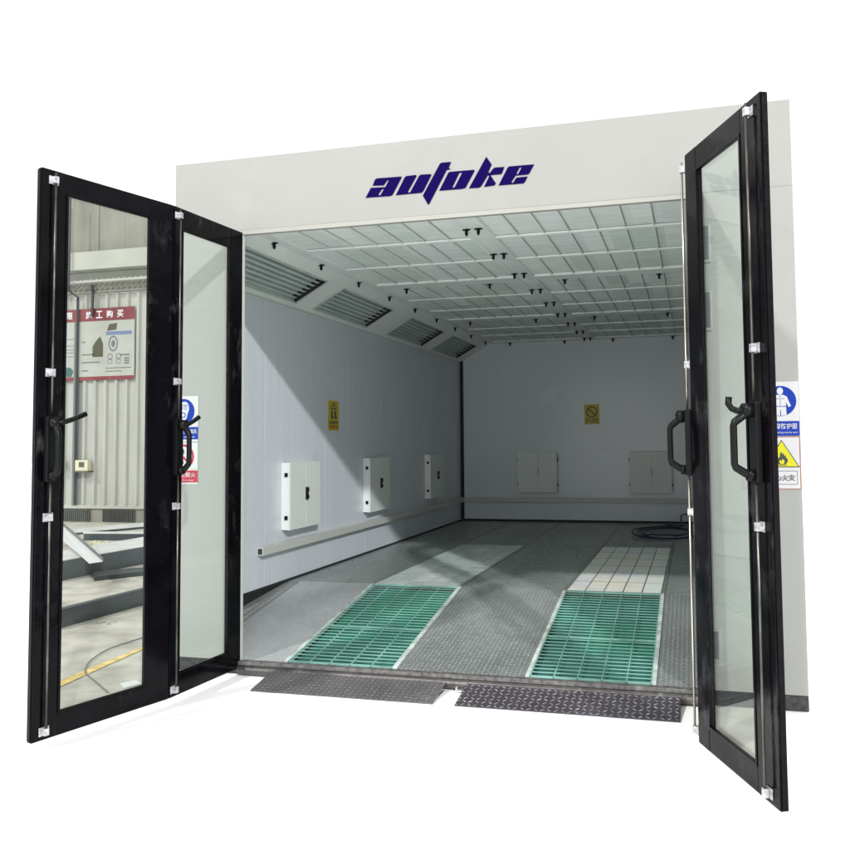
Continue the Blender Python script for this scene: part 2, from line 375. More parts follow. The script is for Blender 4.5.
for (y0, y1), lb in zip(lamps, names_l):
    base = Vector(fs_(.43, (y0+y1)/2, 0))
    r = root('light_fixture', lb, 'ceiling lamp', base, 'lamp recesses in the left ceiling slope')
    y0 += .004; y1 -= .004
    h = MB(fs_); t_ = .004
    h.box(.105, .112, y0, y1, -.10, -.002); h.box(.748, .755, y0, y1, -.10, -.002)
    h.box(.1125, .7475, y0, y0+.01, -.10, -.002); h.box(.1125, .7475, y1-.01, y1, -.10, -.002)
    h.build('housing', 'reflector', r)
    rb = MB(fs_); k = 7; s0, s1 = .113, .747; wd = (s1-s0)/k
    for i in range(k):
        a = s0+wd*(i+.22); rb.hexa([(a, y0+.011, -.034), (a+wd*.6, y0+.011, -.026), (a+wd*.6, y1-.020, -.026), (a, y1-.020, -.034)], [(a, y0+.011, -.038), (a+wd*.6, y0+.011, -.030), (a+wd*.6, y1-.020, -.030), (a, y1-.020, -.038)])
    rb.build('louvre_blades', 'reflector', r)
    MB(fs_).box(.113, .747, y1-.0125, y1-.0105, -.099, -.003).build('end_plate', 'rubber', r); MB(fs_).box(.113, .747, y0+.011, y1-.011, -.080, -.076).build('back_plate', 'louvback', r)
    tr = MB(fs_)
    tr.box(.10, .118, y0, y1, .001, .007); tr.box(.742, .76, y0, y1, .001, .007); tr.box(.1185, .7415, y0, y0+.016, .001, .007); tr.box(.1185, .7415, y1-.016, y1, .001, .007)
    tr.build('trim_frame', 'trim', r)

# ------------------------------------------------------------------ booth floor
def rbox(mb, x0, x1, y0, y1, lo, hi):   # box following the entry ramp
    mb.hexa([(x0, y0, zr(y0)+lo), (x1, y0, zr(y0)+lo), (x1, y1, zr(y1)+lo), (x0, y1, zr(y1)+lo)], [(x0, y0, zr(y0)+hi), (x1, y0, zr(y0)+hi), (x1, y1, zr(y1)+hi), (x0, y1, zr(y1)+hi)])
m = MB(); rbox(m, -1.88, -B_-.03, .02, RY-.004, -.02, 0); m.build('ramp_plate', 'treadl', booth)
m = MB(); rbox(m, -A_+.035, A_-.03, .02, RY-.004, -.02, 0); m.build('ramp_plate', 'tread', booth)
m = MB(); rbox(m, B_+.03, W-.002, .02, RY-.004, -.02, 0); m.build('ramp_plate', 'tread', booth)
m = MB()    # side flap between ramp and wall
def flap(y): k = 1-y/RY; return [(-W+.004, y, zr(y)+.095*k), (-1.882, y, zr(y))]
a = flap(.05); b = flap(RY-.02)
m.hexa([a[0], a[1], b[1], b[0]], [(p[0]-.001, p[1], p[2]-.02) for p in (a[0], a[1], b[1], b[0])]); m.build('side_flap', 'tread', booth)
m = MB(); m.box(-W, -B_-.03, RY, D-.001, F-.02, F-.0005)
m.box(-A_+.035, A_-.03, RY, D-.001, F-.02, F-.0005); m.box(B_+.03, W, RY, D-.001, F-.02, F-.0005)
m.build('floor_plate', 'flatpl', booth)
m = MB(); m.box(-B_+.0, -A_-.0, 4.30, D-.001, F-.02, F-.003); m.box(A_, B_, 4.86, D-.001, F-.02, F-.003); m.build('floor_plate', 'flatpl', booth)
MB().box(-W, W, RY, D, F-.1, F-.03).build('floor_frame', 'dark', booth)
u_ = MB(); rbox(u_, -W, W, .03, RY, -.085, -.075); u_.build('ramp_frame', 'dark', booth)
# worn light angle irons round the grate openings
for x0, x1 in ((-B_-.026, -B_), (-A_, -A_+.031), (A_-.026, A_), (B_, B_+.026)):
    m = MB(); rbox(m, x0, x1, .03, RY-.002, -.03, .002); m.build('grate_edging', 'gdust', booth)
    MB().box(x0, x1, RY, D-.01, F-.03, F+.0015).build('grate_edging', 'tread', booth)
# sill
m = MB(); m.box(-OL+.0, OL, -.035, .018, .066, S+.002); m.build('door_sill', 'sillworn', booth, bevel=.003)
m = MB(); m.tube([(-OL+.001, -.028, .035), (OL-.001, -.028, .035)], .031, 14); m.box(-OL, OL, -.012, .03, .002, .064); m.build('sill_tube', 'steel', booth, smooth=False)
m = MB(); m.box(.008, .068, -.085, -.03, .002, .012); m.box(.008, .018, -.085, -.03, .012, .03); m.build('floor_latch', 'zinc', booth)

# grates (lift out)
def grate_ramp(x0, x1, lb):
    r = root('floor_grate', lb, 'floor grate', ((x0+x1)/2, RY/2, zr(RY/2)-.06), 'grates in the booth floor')
    m = MB(); y = .05
    while y < RY-.03: rbox(m, x0+.004, x1-.004, y, y+.0055, -.008, -.003); y += .0515
    m.build('cross_bars', 'gbar', r)
    m = MB()
    for i in range(6):
        x = x0+.004+(x1-x0-.008)*i/5; rbox(m, x-.003, x+.003, .035, RY-.004, -.012, -.001)
    for y in (.035, .66, RY-.013): rbox(m, x0+.004, x1-.004, y, y+.007, -.012, -.0005)
    m.build('bearing_bars', 'gbar', r)
    m = MB(); rbox(m, x0, x1, .03, RY-.003, -.07, -.045); m.build('filter_bed', 'green', r)
grate_ramp(-B_, -A_, 'green-bottomed steel grate on the entry ramp, left wheel track')
grate_ramp(A_, B_, 'green-bottomed steel grate on the entry ramp, right wheel track')
def grate_flat(x0, x1, y0, y1, mt, bar, lb):
    r = root('floor_grate', lb, 'floor grate', ((x0+x1)/2, (y0+y1)/2, F-.03), 'grates in the booth floor')
    m = MB(); n = 5
    for i in range(n):
        a = x0+(x1-x0)*i/n+.0055; b = x0+(x1-x0)*(i+1)/n-.0055; y = y0+.012
        while y < y1-.03: m.box(a, b, y, min(y+.036, y1-.012), F-.02, F-.002-.001*random.random()); y += .0405
    m.build('slats', mt, r)
    m = MB()
    for i in range(n+1):
        x = x0+(x1-x0)*i/n; m.box(x-.0035, x+.0035, y0+.002, y1-.002, F-.025, F-.0035)
    for y in (y0+.006, y1-.006): m.box(x0, x1, y-.005, y+.005, F-.024, F-.0005)
    if True:
        for k in range(1, 6): yy = y0+(y1-y0)*k/6; m.box(x0, x1, yy-.004, yy+.004, F-.0235, F-.0005)
    m.build('bearing_bars', bar, r)
grate_flat(-B_, -A_, RY+.004, 4.26, 'flatB', 'gdust', 'dull grey-green grate on the level floor, left wheel track')
grate_flat(A_, B_, RY+.004, 4.34, 'flatA', 'tread', 'pale grate on the level floor coloured as brightly lit, right wheel track')
m = MB(); 
for i in range(6): x = A_+(B_-A_)*i/5; m.box(x-.004, x+.004, 4.36, 4.83, F-.02, F-.002)
m.box(A_, B_, 4.345, 4.36, F-.02, F); m.box(A_, B_, 4.835, 4.85, F-.02, F); m.box(A_, B_, 4.361, 4.834, F-.02, F-.006)
m.build('grate_end_frame', 'flatpl', booth)

# entry kick ramps in front of the sill
for x0, x1, lb in ((-1.26, -.06, 'dull dark tread-plate kick ramp under the left half of the sill'), (.075, 1.365, 'shinier tread-plate kick ramp under the right half of the sill')):
    r = root('kick_ramp', lb, 'ramp', ((x0+x1)/2, -.2, 0), 'kick ramps before the sill')
    m = MB(); m.hexa([(x0, -.062, .050), (x1, -.062, .050), (x1, -.335, .003), (x0, -.335, .003)], [(x0, -.062, .044), (x1, -.062, .044), (x1, -.335, -.002), (x0, -.335, -.002)])
    m.build('tread_plate', 'treadr' if x0 > 0 else 'treadk', r)
    for a in (x0+.01, x1-.016): MB().box(a, a+.006, -.30, -.07, -.002, .006).build('side_gusset', 'steel', r)

# ------------------------------------------------------------------ logo on the header
LOGO=[[[(-0.5630,3.2580),(-0.4840,3.2530),(-0.4560,3.2860),(-0.4470,3.2840),(-0.4730,3.2400),(-0.5750,3.2440),(-0.6130,3.1800),(-0.4360,3.1770),(-0.4210,3.1850),(-0.3570,3.2950),(-0.3610,3.3010),(-0.5330,3.3040),(-0.5460,3.2970)],[(-0.5240,3.1920),(-0.4970,3.2280),(-0.4810,3.2280),(-0.5090,3.1870)]],
[[(-0.3990,3.1790),(-0.3350,3.2950),(-0.3240,3.3010),(-0.2570,3.3020),(-0.2540,3.2940),(-0.3130,3.1970),(-0.3100,3.1880),(-0.2990,3.1890),(-0.2350,3.2950),(-0.2210,3.3010),(-0.1550,3.2980),(-0.1510,3.2920),(-0.2070,3.1910),(-0.2210,3.1800)]],
[[(-0.2110,3.1600),(-0.0930,3.3600),(-0.0800,3.3670),(-0.0160,3.3660),(-0.0320,3.3290),(-0.0200,3.3190),(-0.0470,3.3150),(-0.0560,3.2980),(-0.1670,3.1010),(-0.1760,3.0980)]],
[[(-0.0980,3.1830),(-0.0430,3.2820),(-0.0360,3.2950),(-0.0240,3.3010),(0.1390,3.2990),(0.1420,3.2920),(0.0800,3.1860),(0.0540,3.1810)],[(-0.0100,3.1950),(0.0400,3.2890),(0.0590,3.2880),(0.0070,3.1960)]],
[[(0.1030,3.1810),(0.2210,3.3770),(0.2560,3.3230),(0.2330,3.2740),(0.2420,3.2680),(0.2660,3.2950),(0.2770,3.3010),(0.3390,3.2990),(0.3240,3.2600),(0.3150,3.2540),(0.2470,3.2540),(0.2820,3.1980),(0.2730,3.1850),(0.2040,3.1810),(0.2390,3.2480),(0.2300,3.2560),(0.1850,3.1870),(0.1700,3.1790)]],
[[(0.3000,3.1820),(0.3610,3.2930),(0.3730,3.2990),(0.5330,3.2970),(0.5010,3.2410),(0.4920,3.2360),(0.4120,3.2360),(0.3830,3.1950),(0.3950,3.1900),(0.4170,3.2220),(0.4900,3.2230),(0.4710,3.1870),(0.4600,3.1810)],[(0.4160,3.2460),(0.4390,3.2860),(0.4520,3.2850),(0.4290,3.2450)]]]
fF = lambda a, b, d: (a, -d, b)
lg = MB()
for L in LOGO: lg.prism(L, fF, .0005, .004)
lg.build('logo', 'navy', booth)

# ------------------------------------------------------------------ folding doors
def leaf_tf(Hx, Hy, dx, dy, nx, ny):
    return lambda u, n, z: (Hx+dx*u+nx*n, Hy+dy*u+ny*n, z)
Z0, Z1 = .04, 3.012
def handle(tf, parent, u, lever_dir, reach=.118, curl=False, ll=1.0):
    """lock body, D grip standing out from the leaf, lever; u on the rod line"""
    h = MB(tf)
    h.box(u-.030, u+.030, .002, .034, 1.36, 1.70)
    hd = h.build('handle', 'plastic', parent, bevel=.006)
    gm = MB(tf)
    path = [(u, .03, 1.655), (u, .07, 1.645), (u, reach-.006, 1.615), (u, reach, 1.60), (u, reach, 1.44), (u, reach-.006, 1.425), (u, .07, 1.40), (u, .03, 1.392)]
    gm.tube(path, [.02, .018, .017, .015, .015, .017, .018, .02], 10)
    gm.tube([(u, .034, 1.665), (u, .075, 1.665)], .03, 14)
    gm.tube([(u, .034, 1.39), (u, .06, 1.39)], .024, 14)
    if ll < .3: lv = [(u, .05, 1.665), (u+lever_dir*.01, .06, 1.668), (u+lever_dir*.02, .07, 1.67), (u+lever_dir*.03, .075, 1.672)]
    elif curl: lv = [(u, .07, 1.665), (u+lever_dir*.03, .085, 1.664), (u+lever_dir*.05, .100, 1.675), (u+lever_dir*.058, .110, 1.695), (u+lever_dir*.055, .108, 1.725)]
    else: lv = [(u, .06, 1.665), (u+lever_dir*.05*ll, .068, 1.672), (u+lever_dir*.10*ll, .072, 1.688), (u+lever_dir*.165*ll, .076, 1.715)]
    gm.tube(lv, [.015, .014, .0135]+[.0145]*(len(lv)-4)+[.0145], 10)
    g_ = gm.build('grip', 'plastic', hd, smooth=True)
def leaf(root_o, tf, L, g0, g1, zb, zt, ru, handle_dir, curl=False, reach=.118, ll=1.0, rodm='chrome'):
    T = .036
    fr = MB(tf); 
    fr.box(0.003, g0, -T, 0, Z0, Z1); fr.box(g1, L, -T, 0, Z0, Z1); fr.box(g0+.0003, g1-.0003, -T+.001, -.0005, Z0, zb); fr.box(g0+.0003, g1-.0003, -T+.001, -.0005, zt, Z1)
    f = fr.build('door', 'black', root_o, bevel=.004)
    bd = MB(tf)     # glazing bead
    q = .014
    bd.box(g0, g0+q, -.010, .004, zb+q, zt-q); bd.box(g1-q, g1, -.010, .004, zb+q, zt-q); bd.box(g0, g1, -.010, .004, zb, zb+q-.0005); bd.box(g0, g1, -.010, .004, zt-q+.0005, zt)
    bd.build('glazing_bead', 'black', f, bevel=.002)
    MB(tf).box(g0+.002, g1-.002, -.024, -.018, zb+.002, zt-.002).build('glass', 'glass', f)
    er = MB(tf); er.box(L+.0003, L+.006, -T+.006, -.006, Z0+.01, Z1-.01); er.build('edge_seal', 'blackedge', f)
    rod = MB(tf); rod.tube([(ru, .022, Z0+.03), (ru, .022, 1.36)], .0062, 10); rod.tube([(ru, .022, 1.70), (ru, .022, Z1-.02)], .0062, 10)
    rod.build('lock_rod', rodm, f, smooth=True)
    for z in (2.955, 1.93, 1.175, .085):
        b = MB(tf); b.box(ru-.027, ru+.027, .001, .006, z-.022, z+.022); b.box(ru-.012, ru+.012, .006, .032, z-.018, z+.018)
        b.tube([(ru-.020, .006, z+.013), (ru-.020, .009, z+.013)], .005, 8); b.tube([(ru+.020, .006, z-.013), (ru+.020, .009, z-.013)], .005, 8)
        b.build('rod_guide', 'zinc', f, bevel=.002)
    handle(tf, f, ru, handle_dir, reach, curl, ll)
    return f
def unit(t): t = math.radians(t); return math.cos(t), math.sin(t)
def leaf_set(H, ang, L, nsign):
    dx, dy = unit(ang); nx, ny = -dy*nsign, dx*nsign
    return leaf_tf(H[0], H[1], dx, dy, nx, ny), (H[0]+dx*L, H[1]+dy*L)
# left pair  (visible = inner face, facing the doorway)
tf2, J = leaf_set((-OL, 0), -94.2272, .7079, 1)
leaf(booth, tf2, .704, .132, .632, .165, 2.885, .672, -1, reach=.10, ll=.72)
tf1, K = leaf_set(J, -106.05, .8318, 1)
leaf(booth, tf1, .8318, .162, .695, .155, 2.903, .768, -1, reach=.085, ll=.95)
# right pair
tf4, J4 = leaf_set((OL, 0), -95.25, .7415, -1)
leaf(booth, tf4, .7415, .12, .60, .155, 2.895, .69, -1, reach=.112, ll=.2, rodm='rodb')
tf3, K3 = leaf_set(J4, -66.15, .782, -1)
leaf(booth, tf3, .782, .125, .600, .150, 2.90, .700, -1, curl=True)
# hinge plates on the jambs
for sx in (-1, 1):
    for z0, z1 in ((2.60, 2.83), (2.19, 2.43), (.25, .44)):
        m = MB(); xa, xb = sx*(OL+.002), sx*(OL+.068); m.box(min(xa, xb), max(xa, xb), -.012, -.001, z0, z1)
        p = m.build('hinge', 'front', booth, bevel=.006)
        m = MB(); xa, xb = sx*(OL+.006), sx*(OL+.055); m.box(min(xa, xb), max(xa, xb), -.016, -.012, z0+.018, z1-.012); m.build('hinge_plate', 'greyink', p, bevel=.003)

# ------------------------------------------------------------------ safety signs on the front
def sign(x0, x1, z0, z1, lb, cat='sign', group=None):
    cx = (x0+x1)/2; r = root('safety_sign', lb, cat, (cx, 0, z0), group)
    MB().box(x0, x1, -.003, -.0008, z0, z1).build('backing', 'signw', r); return r
f1 = lambda a, b, d: (a, -.0032-d, b)
GR = 'safety signs beside the doorway'
# right, upper : wear protective clothing
r = sign(1.862, 2.064, 1.560, 1.875, 'white sign with a blue disc showing a figure in protective clothing', group=GR); cx = 1.963; cz = 1.762
MB().prism([circ(cx, cz, .088)], f1, 0, .0008).build('blue_disc', 'blue', r)
m = MB(); f2 = lambda a, b, d: (a, -.0042-d, b)
m.prism([circ(cx, cz+.058, .017, 20, .021)], f2, 0, .0006)
m.prism([[(cx-.016, cz+.036), (cx-.036, cz+.026), (cx-.058, cz-.03), (cx-.044, cz-.036), (cx-.031, cz-.006), (cx-.031, cz-.030), (cx+.031, cz-.030), (cx+.031, cz-.006), (cx+.044, cz-.036), (cx+.058, cz-.03), (cx+.036, cz+.026), (cx+.016, cz+.036)]], f2, 0, .0006)
m.prism([[(cx-.031, cz-.034), (cx-.033, cz-.082), (cx-.003, cz-.086), (cx-.0015, cz-.05), (cx+.0015, cz-.05), (cx+.003, cz-.086), (cx+.033, cz-.082), (cx+.031, cz-.034)]], f2, 0, .0006)
m.build('clothing_pictogram', 'signw', r)
m = MB(); f3 = lambda a, b, d: (a, -.005-d, b)
for q in ((-.0012, .0012, -.028, .034), (-.022, -.007, .012, .015), (.007, .022, .012, .015)): m.prism([rect(cx+q[0], cx+q[1], cz+q[2], cz+q[3])], f3, 0, .0004)
m.build('pictogram_lines', 'blue', r)
MB().prism([rect(1.8625, 2.0635, 1.5605, 1.645)], f1, 0, .0008).build('caption_band', 'blue', r)
text_part('caption_text', '必须穿防护服', 'signw', r, f2, cx, 1.616, .178, .034, .0008, .01)
text_part('caption_text', 'Protective clothing must be worn', 'signw', r, f2, cx, 1.5785, .180, .016, .0008)
# right, lower : fire warning
r = sign(1.862, 2.064, 1.252, 1.556, 'white sign with a yellow triangle and black flame', group=GR)
MB().prism([[(1.861+.001, 1.2525), (2.0635, 1.2525), (2.0635, 1.5555), (1.862, 1.5555)], [(1.866, 1.2565), (2.0595, 1.2565), (2.0595, 1.5515), (1.866, 1.5515)]], f1, 0, .0005).build('border_line', 'rust', r)
ap, bl, br = (cx, 1.538), (cx-.097, 1.378), (cx+.097, 1.378)
MB().prism([[bl, br, ap]], f1, 0, .0007).build('triangle_border', 'ink', r)
MB().prism([[(cx-.088, 1.3835), (cx+.088, 1.3835), (cx, 1.529)]], f2, 0, .0006).build('triangle', 'yellow', r)
fl = [(-.018, .012), (-.030, .026), (-.031, .042), (-.022, .058), (-.021, .048), (-.012, .055), (-.010, .072), (-.002, .088), (.001, .070), (.009, .078), (.014, .060), (.022, .066), (.021, .054), (.031, .044), (.031, .028), (.020, .012)]
MB().prism([[(cx+a, 1.383+b) for a, b in fl]], f3, 0, .0005).build('flame', 'ink', r)
fl2 = [(-.009, .016), (-.015, .026), (-.011, .038), (-.002, .032), (.004, .044), (.013, .034), (.013, .022), (.007, .015)]
MB().prism([[(cx+a, 1.383+b) for a, b in fl2]], lambda a, b, d: (a, -.0058-d, b), 0, .0004).build('flame_heart', 'yellow', r)
MB().box(cx-.026, cx+.026, -.0056, -.0051, 1.3885, 1.392).build('flame_base', 'ink', r)
MB().prism([rect(1.874, 2.046, 1.280, 1.358), rect(1.877, 2.043, 1.283, 1.355)], f1, 0, .0005).build('caption_frame', 'greyink', r)
text_part('caption_text', '当心火灾', 'ink', r, f2, 1.960, 1.318, .142, .036, .0008, .012)
# left, upper : wear mask
r = sign(-2.066, -1.868, 1.565, 1.885, 'white sign with a blue disc showing a masked head', group=GR); cx = -1.967; cz = 1.778
MB().prism([circ(cx-.018, cz, .088)], f1, 0, .0008).build('blue_disc', 'blue', r)
cx2 = cx-.018
m = MB(); m.prism([[(cx2-.028, cz+.064), (cx2+.02, cz+.068), (cx2+.042, cz+.048), (cx2+.046, cz+.012), (cx2+.034, cz-.016), (cx2+.026, cz-.05), (cx2+.004, cz-.068), (cx2-.03, cz-.05), (cx2-.044, cz), (cx2-.042, cz+.04)]], f2, 0, .0006); m.build('head_pictogram', 'signw', r)
m = MB(); m.prism([circ(cx2+.017, cz+.024, .013, 18), circ(cx2+.017, cz+.024, .009, 18)], f3, 0, .0005); m.prism([circ(cx2-.017, cz+.024, .013, 18), circ(cx2-.017, cz+.024, .009, 18)], f3, 0, .0005); m.prism([rect(cx2-.036, cx2+.042, cz+.041, cz+.046)], f3, 0, .0005)
m.prism([circ(cx2, cz-.026, .020, 18), circ(cx2, cz-.026, .013, 18)], f3, 0, .0005); m.build('mask_lines', 'blue', r)
MB().prism([rect(-2.0655, -1.8685, 1.582, 1.668)], f1, 0, .0008).build('caption_band', 'blue', r)
text_part('caption_text', '必须戴防毒面具', 'signw', r, f2, cx, 1.638, .178, .032, .0008, .01)
text_part('caption_text', 'Gas mask must be worn', 'signw', r, f2, cx, 1.600, .150, .015, .0008)
# left, lower : no open fire
r = sign(-2.066, -1.868, 1.270, 1.560, 'white sign with a red prohibition ring and red caption', group=GR); cz = 1.462
MB().prism([circ(cx2, cz, .087), circ(cx2, cz, .071)], f1, 0, .0008).build('red_ring', 'red', r)
m = MB(); m.prism([[(cx2-.010, cz+.022), (cx2-.004, cz+.026), (cx2+.006, cz-.05), (cx2-.002, cz-.05)], ], f2, 0, .0006); m.prism([circ(cx2-.004, cz+.034, .014, 12, .022)], f2, 0, .0006); m.build('match_pictogram', 'ink', r)
m = MB(); k = .071*.7071; m.prism([[(cx2-k-.005, cz+k-.005), (cx2-k+.005, cz+k+.005), (cx2+k+.005, cz-k+.005), (cx2+k-.005, cz-k-.005)]], lambda a, b, d: (a, -.0045-d, b), 0, .0008); m.build('red_bar', 'red', r)
MB().prism([rect(-2.0655, -1.8685, 1.283, 1.366)], f1, 0, .0008).build('caption_band', 'red', r)
text_part('caption_text', '禁止烟火', 'signw', r, f2, cx, 1.336, .165, .034, .0008, .01)
text_part('caption_text', 'No burning', 'signw', r, f2, cx, 1.298, .13, .016, .0008)

# ------------------------------------------------------------------ yellow stickers inside
fl_ = lambda a, b, d: (-W+.0035+d, a, b)         # left wall: a = Y
r = root('warning_sticker', 'tall yellow sticker with two boots on the left wall', 'sign', (-W, 2.49, 1.672))
MB().prism([rect(2.365, 2.612, 1.672, 1.968)], fl_, -.0028, 0).build('backing', 'ochre', r)
m = MB(); m.prism([[(2.41, 1.905), (2.57, 1.905), (2.49, 1.955)], [(2.432, 1.910), (2.548, 1.910), (2.49, 1.947)]], fl_, 0, .001); m.prism([rect(2.48, 2.50, 1.914, 1.934)], fl_, 0, .001)
m.prism([rect(2.42, 2.56, 1.882, 1.893)], fl_, 0, .001)
for y in (2.43, 2.51): m.prism([[(y, 1.79), (y, 1.868), (y+.035, 1.868), (y+.035, 1.812), (y+.055, 1.806), (y+.055, 1.79)]], fl_, 0, .001)
m.build('boot_pictogram', 'ink', r)
text_part('caption_text', '请穿防静电鞋', 'ink', r, fl_, 2.488, 1.752, .21, .034, .001, .01)
text_part('caption_text', '注意安全', 'rust', r, fl_, 2.488, 1.708, .20, .040, .001, .02)
fb = lambda a, b, d: (a, D-.0035-d, b)
r = root('warning_sticker', 'square yellow sticker with a prohibition ring on the back wall', 'sign', (.015, D, 1.788))
MB().prism([rect(-.095, .125, 1.788, 2.080)], fb, -.003, 0).build('backing', 'ochre', r)
m = MB(); m.prism([circ(.014, 1.968, .083), circ(.014, 1.968, .068)], fb, 0, .001)
k = .074*.7071; m.prism([[(.014-k-.006, 1.968+k-.006), (.014-k+.006, 1.968+k+.006), (.014+k+.006, 1.968-k+.006), (.014+k-.006, 1.968-k-.006)]], fb, .001, .002); m.build('prohibition_ring', 'ink', r)
text_part('caption_text', '禁止吸烟', 'ink', r, fb, .015, 1.852, .18, .034, .001, .01)
text_part('caption_text', 'No smoking', 'ink', r, fb, .015, 1.815, .19, .022, .001, .01)

# ------------------------------------------------------------------ wall cabinets
def cab_left(y0, y1, lb):
    z0, z1 = .800, 1.380; x0 = -W+.001; x1 = -W+.085
    r = root('wall_cabinet', lb, 'cabinet', (x0, (y0+y1)/2, z0), 'two-door cabinets on the booth walls')
    MB().box(x0, x1-.014, y0+.002, y1-.002, z0, z1).build('cabinet_body', 'cabedge', r, bevel=.002)
    ym = (y0+y1)/2
    for a, b in ((y0, ym-.0012), (ym+.0012, y1)): MB().box(x1-.0135, x1, a, b, z0-.001, z1+.001).build('cabinet_door', 'cabinet', r, bevel=.0015)
    m = MB(); m.box(x1, x1+.014, ym-.004, ym+.030, 1.045, 1.155); m.box(x1+.014, x1+.026, ym, ym+.02, 1.052, 1.085); m.box(x1+.014, x1+.026, ym, ym+.02, 1.115, 1.148); m.build('latch', 'plastic', r, bevel=.002)
    for z in (1.275, .905):
        m = MB(); m.box(x0+.035, x0+.062, y0-.012, y0+.0015, z-.017, z+.017); m.build('hinge', 'plastic', r, bevel=.003)
    m = MB()
    for y in (y0+.07, y1-.12): m.tube([(x0+.045, y, z0+.004), (x0+.03, y-.002, z0-.03), (x0+.008, y-.004, z0-.068)], .0035, 6)
    m.build('stay_wire', 'zinc', r)
cab_left(1.43, 2.02, 'cream two-door cabinet on the left wall, nearest the doorway')
cab_left(3.235, 3.83, 'middle cream cabinet of three along the left wall')
cab_left(5.32, 5.92, 'shaded cream cabinet on the left wall, farthest from the doorway')
def cab_back(x0, x1, lb, white):
    z0, z1 = .787, 1.380; y1 = D-.001; y0 = D-.10
    r = root('wall_cabinet', lb, 'cabinet', ((x0+x1)/2, y1, z0), 'two-door cabinets on the booth walls')
    MB().box(x0+.002, x1-.002, y0+.014, y1, z0, z1).build('cabinet_body', 'cabback', r, bevel=.002)
    xm = (x0+x1)/2+.02
    for a, b in ((x0, xm-.0012), (xm+.0012, x1)): MB().box(a, b, y0, y0+.0135, z0-.001, z1+.001).build('cabinet_door', 'cabback', r, bevel=.0015)
    m = MB(); m.box(xm-.022, xm+.012, y0-.012, y0, 1.045, 1.145); m.box(xm-.016, xm+.004, y0-.02, y0-.012, 1.055, 1.075); m.build('latch', 'channel', r, bevel=.002)
    for x in (x0-.012, x1-.001):
        for z in (1.27, .90): MB().box(x, x+.013, y0+.02, y0+.05, z-.02, z+.02).build('hinge', 'plastic', r, bevel=.002)
cab_back(-1.095, -.505, 'grey two-door cabinet on the back wall left of the yellow sticker', False)
cab_back(.555, 1.150, 'grey two-door cabinet on the back wall right of the yellow sticker', True)

# hose on the booth floor
pts = []
random.seed(3)
for i in range(150):
    t = i/150*2*math.pi*3.0; rr = 1+.12*math.sin(t*.37+1)
    pts.append((1.10+.36*rr*math.cos(t)+.05*math.sin(t*.31), 5.75+.62*rr*math.sin(t)+.10*math.cos(t*.5), F+.016+.010*(i % 50)/50+.012*(math.sin(t*1.3) > .8)))
pts += [(1.3, 6.5, F+.05), (1.263, 6.7, F+.02), (1.264, 6.86, F+.06), (1.266, 6.9, F+.125), (1.30, 6.9, F+.148), (1.42, 6.9, F+.150), (1.5, 6.88, F+.10), (1.52, 6.8, F+.02)]
h = MB(); h.tube(pts, .010, 8); tag(h.build('air_hose', 'hose', smooth=True), 'dark navy air hose lying coiled at the back of the booth floor', 'hose')

# ------------------------------------------------------------------ workshop seen through the left outer door
WY = 9.2
def concrete(poly, name):
    m = MB(); m.prism([poly], lambda a, b, d: (a, b, d), -.003, .0005); return structure(m.build(name, 'concrete'))
concrete([(-11.57, 9.25), (-9.15, 9.25), (-1.86, -.46), (-2.01, -1.19), (-2.42, -.72)], 'workshop_ground')
concrete([(1.50, -.005), (1.93, -.005), (1.80, -1.17), (1.497, -.56)], 'doorstep_ground')
# lower ribbed wall
wl = root('corrugated_wall', 'pale ribbed metal workshop wall seen through the left outer door', 'wall', (-10.2, WY, 0))
xa, xb = -11.57, -8.93
prof = []; x = xa
while x < xb:
    for dx_, dy_ in ((0, 0), (.155, 0), (.178, -.05), (.222, -.05), (.245, 0)):
        if x+dx_ <= xb: prof.append((x+dx_, WY+dy_))
    x += .25
def strip(prof, z0, z1, name, m, parent):
    vs_ = [(a, b, z) for a, b in prof for z in (z0, z1)]+[(a, b+.02, z) for a, b in prof for z in (z0, z1)]; n = len(prof)
    fs = [(2*i, 2*i+2, 2*i+3, 2*i+1) for i in range(n-1)]+[(2*n+2*i, 2*n+2*i+1, 2*n+2*i+3, 2*n+2*i+2) for i in range(n-1)]
    fs += [(2*i, 2*n+2*i, 2*n+2*i+2, 2*i+2) for i in range(n-1)]+[(2*i+1, 2*i+3, 2*n+2*i+3, 2*n+2*i+1) for i in range(n-1)]
    fs += [(0, 1, 2*n+1, 2*n), (2*n-2, 4*n-2, 4*n-1, 2*n-1)]
    q = MB(); q.add(vs_, fs); return q.build(name, m, parent)
strip(prof, .34, 4.66, 'ribbed_sheet', 'corr', wl)
m = MB(); x = xa
k = 0
while x < xb:
    x1 = min(x+.62, xb); za = 7.02-(x+11.6)*.33; zb_ = 7.02-(x1+11.6)*.33; ya = WY-.02-.008*(k % 2); m.hexa([(x, ya, 5.5), (x1-.012, ya, 5.5), (x1-.012, WY+.03, 5.5), (x, WY+.03, 5.5)], [(x, ya, za), (x1-.012, ya, zb_), (x1-.012, WY+.03, zb_), (x, WY+.03, za)]); x += .62; k += 1
m.build('upper_sheet', 'upper', wl)
MB().box(xa, xb, WY-.012, WY+.031, 5.3, 6.05).build('sheet_backing', 'dark', wl)
m = MB(); m.box(xa, xb, WY-.30, WY+.02, 5.12, 5.49); m.build('gutter_fascia', 'fascia', wl, bevel=.01)
m = MB(); m.box(xa, xb, WY-.05, WY+.02, 4.90, 5.11); m.box(xa, xb, WY-.28, WY-.24, 4.86, 4.90)
for i in range(20): m.box(xa+.05+i*.13, xa+.09+i*.13, WY-.235, WY-.055, 4.90, 4.93)
m.build('eave_slats', 'fascia', wl)
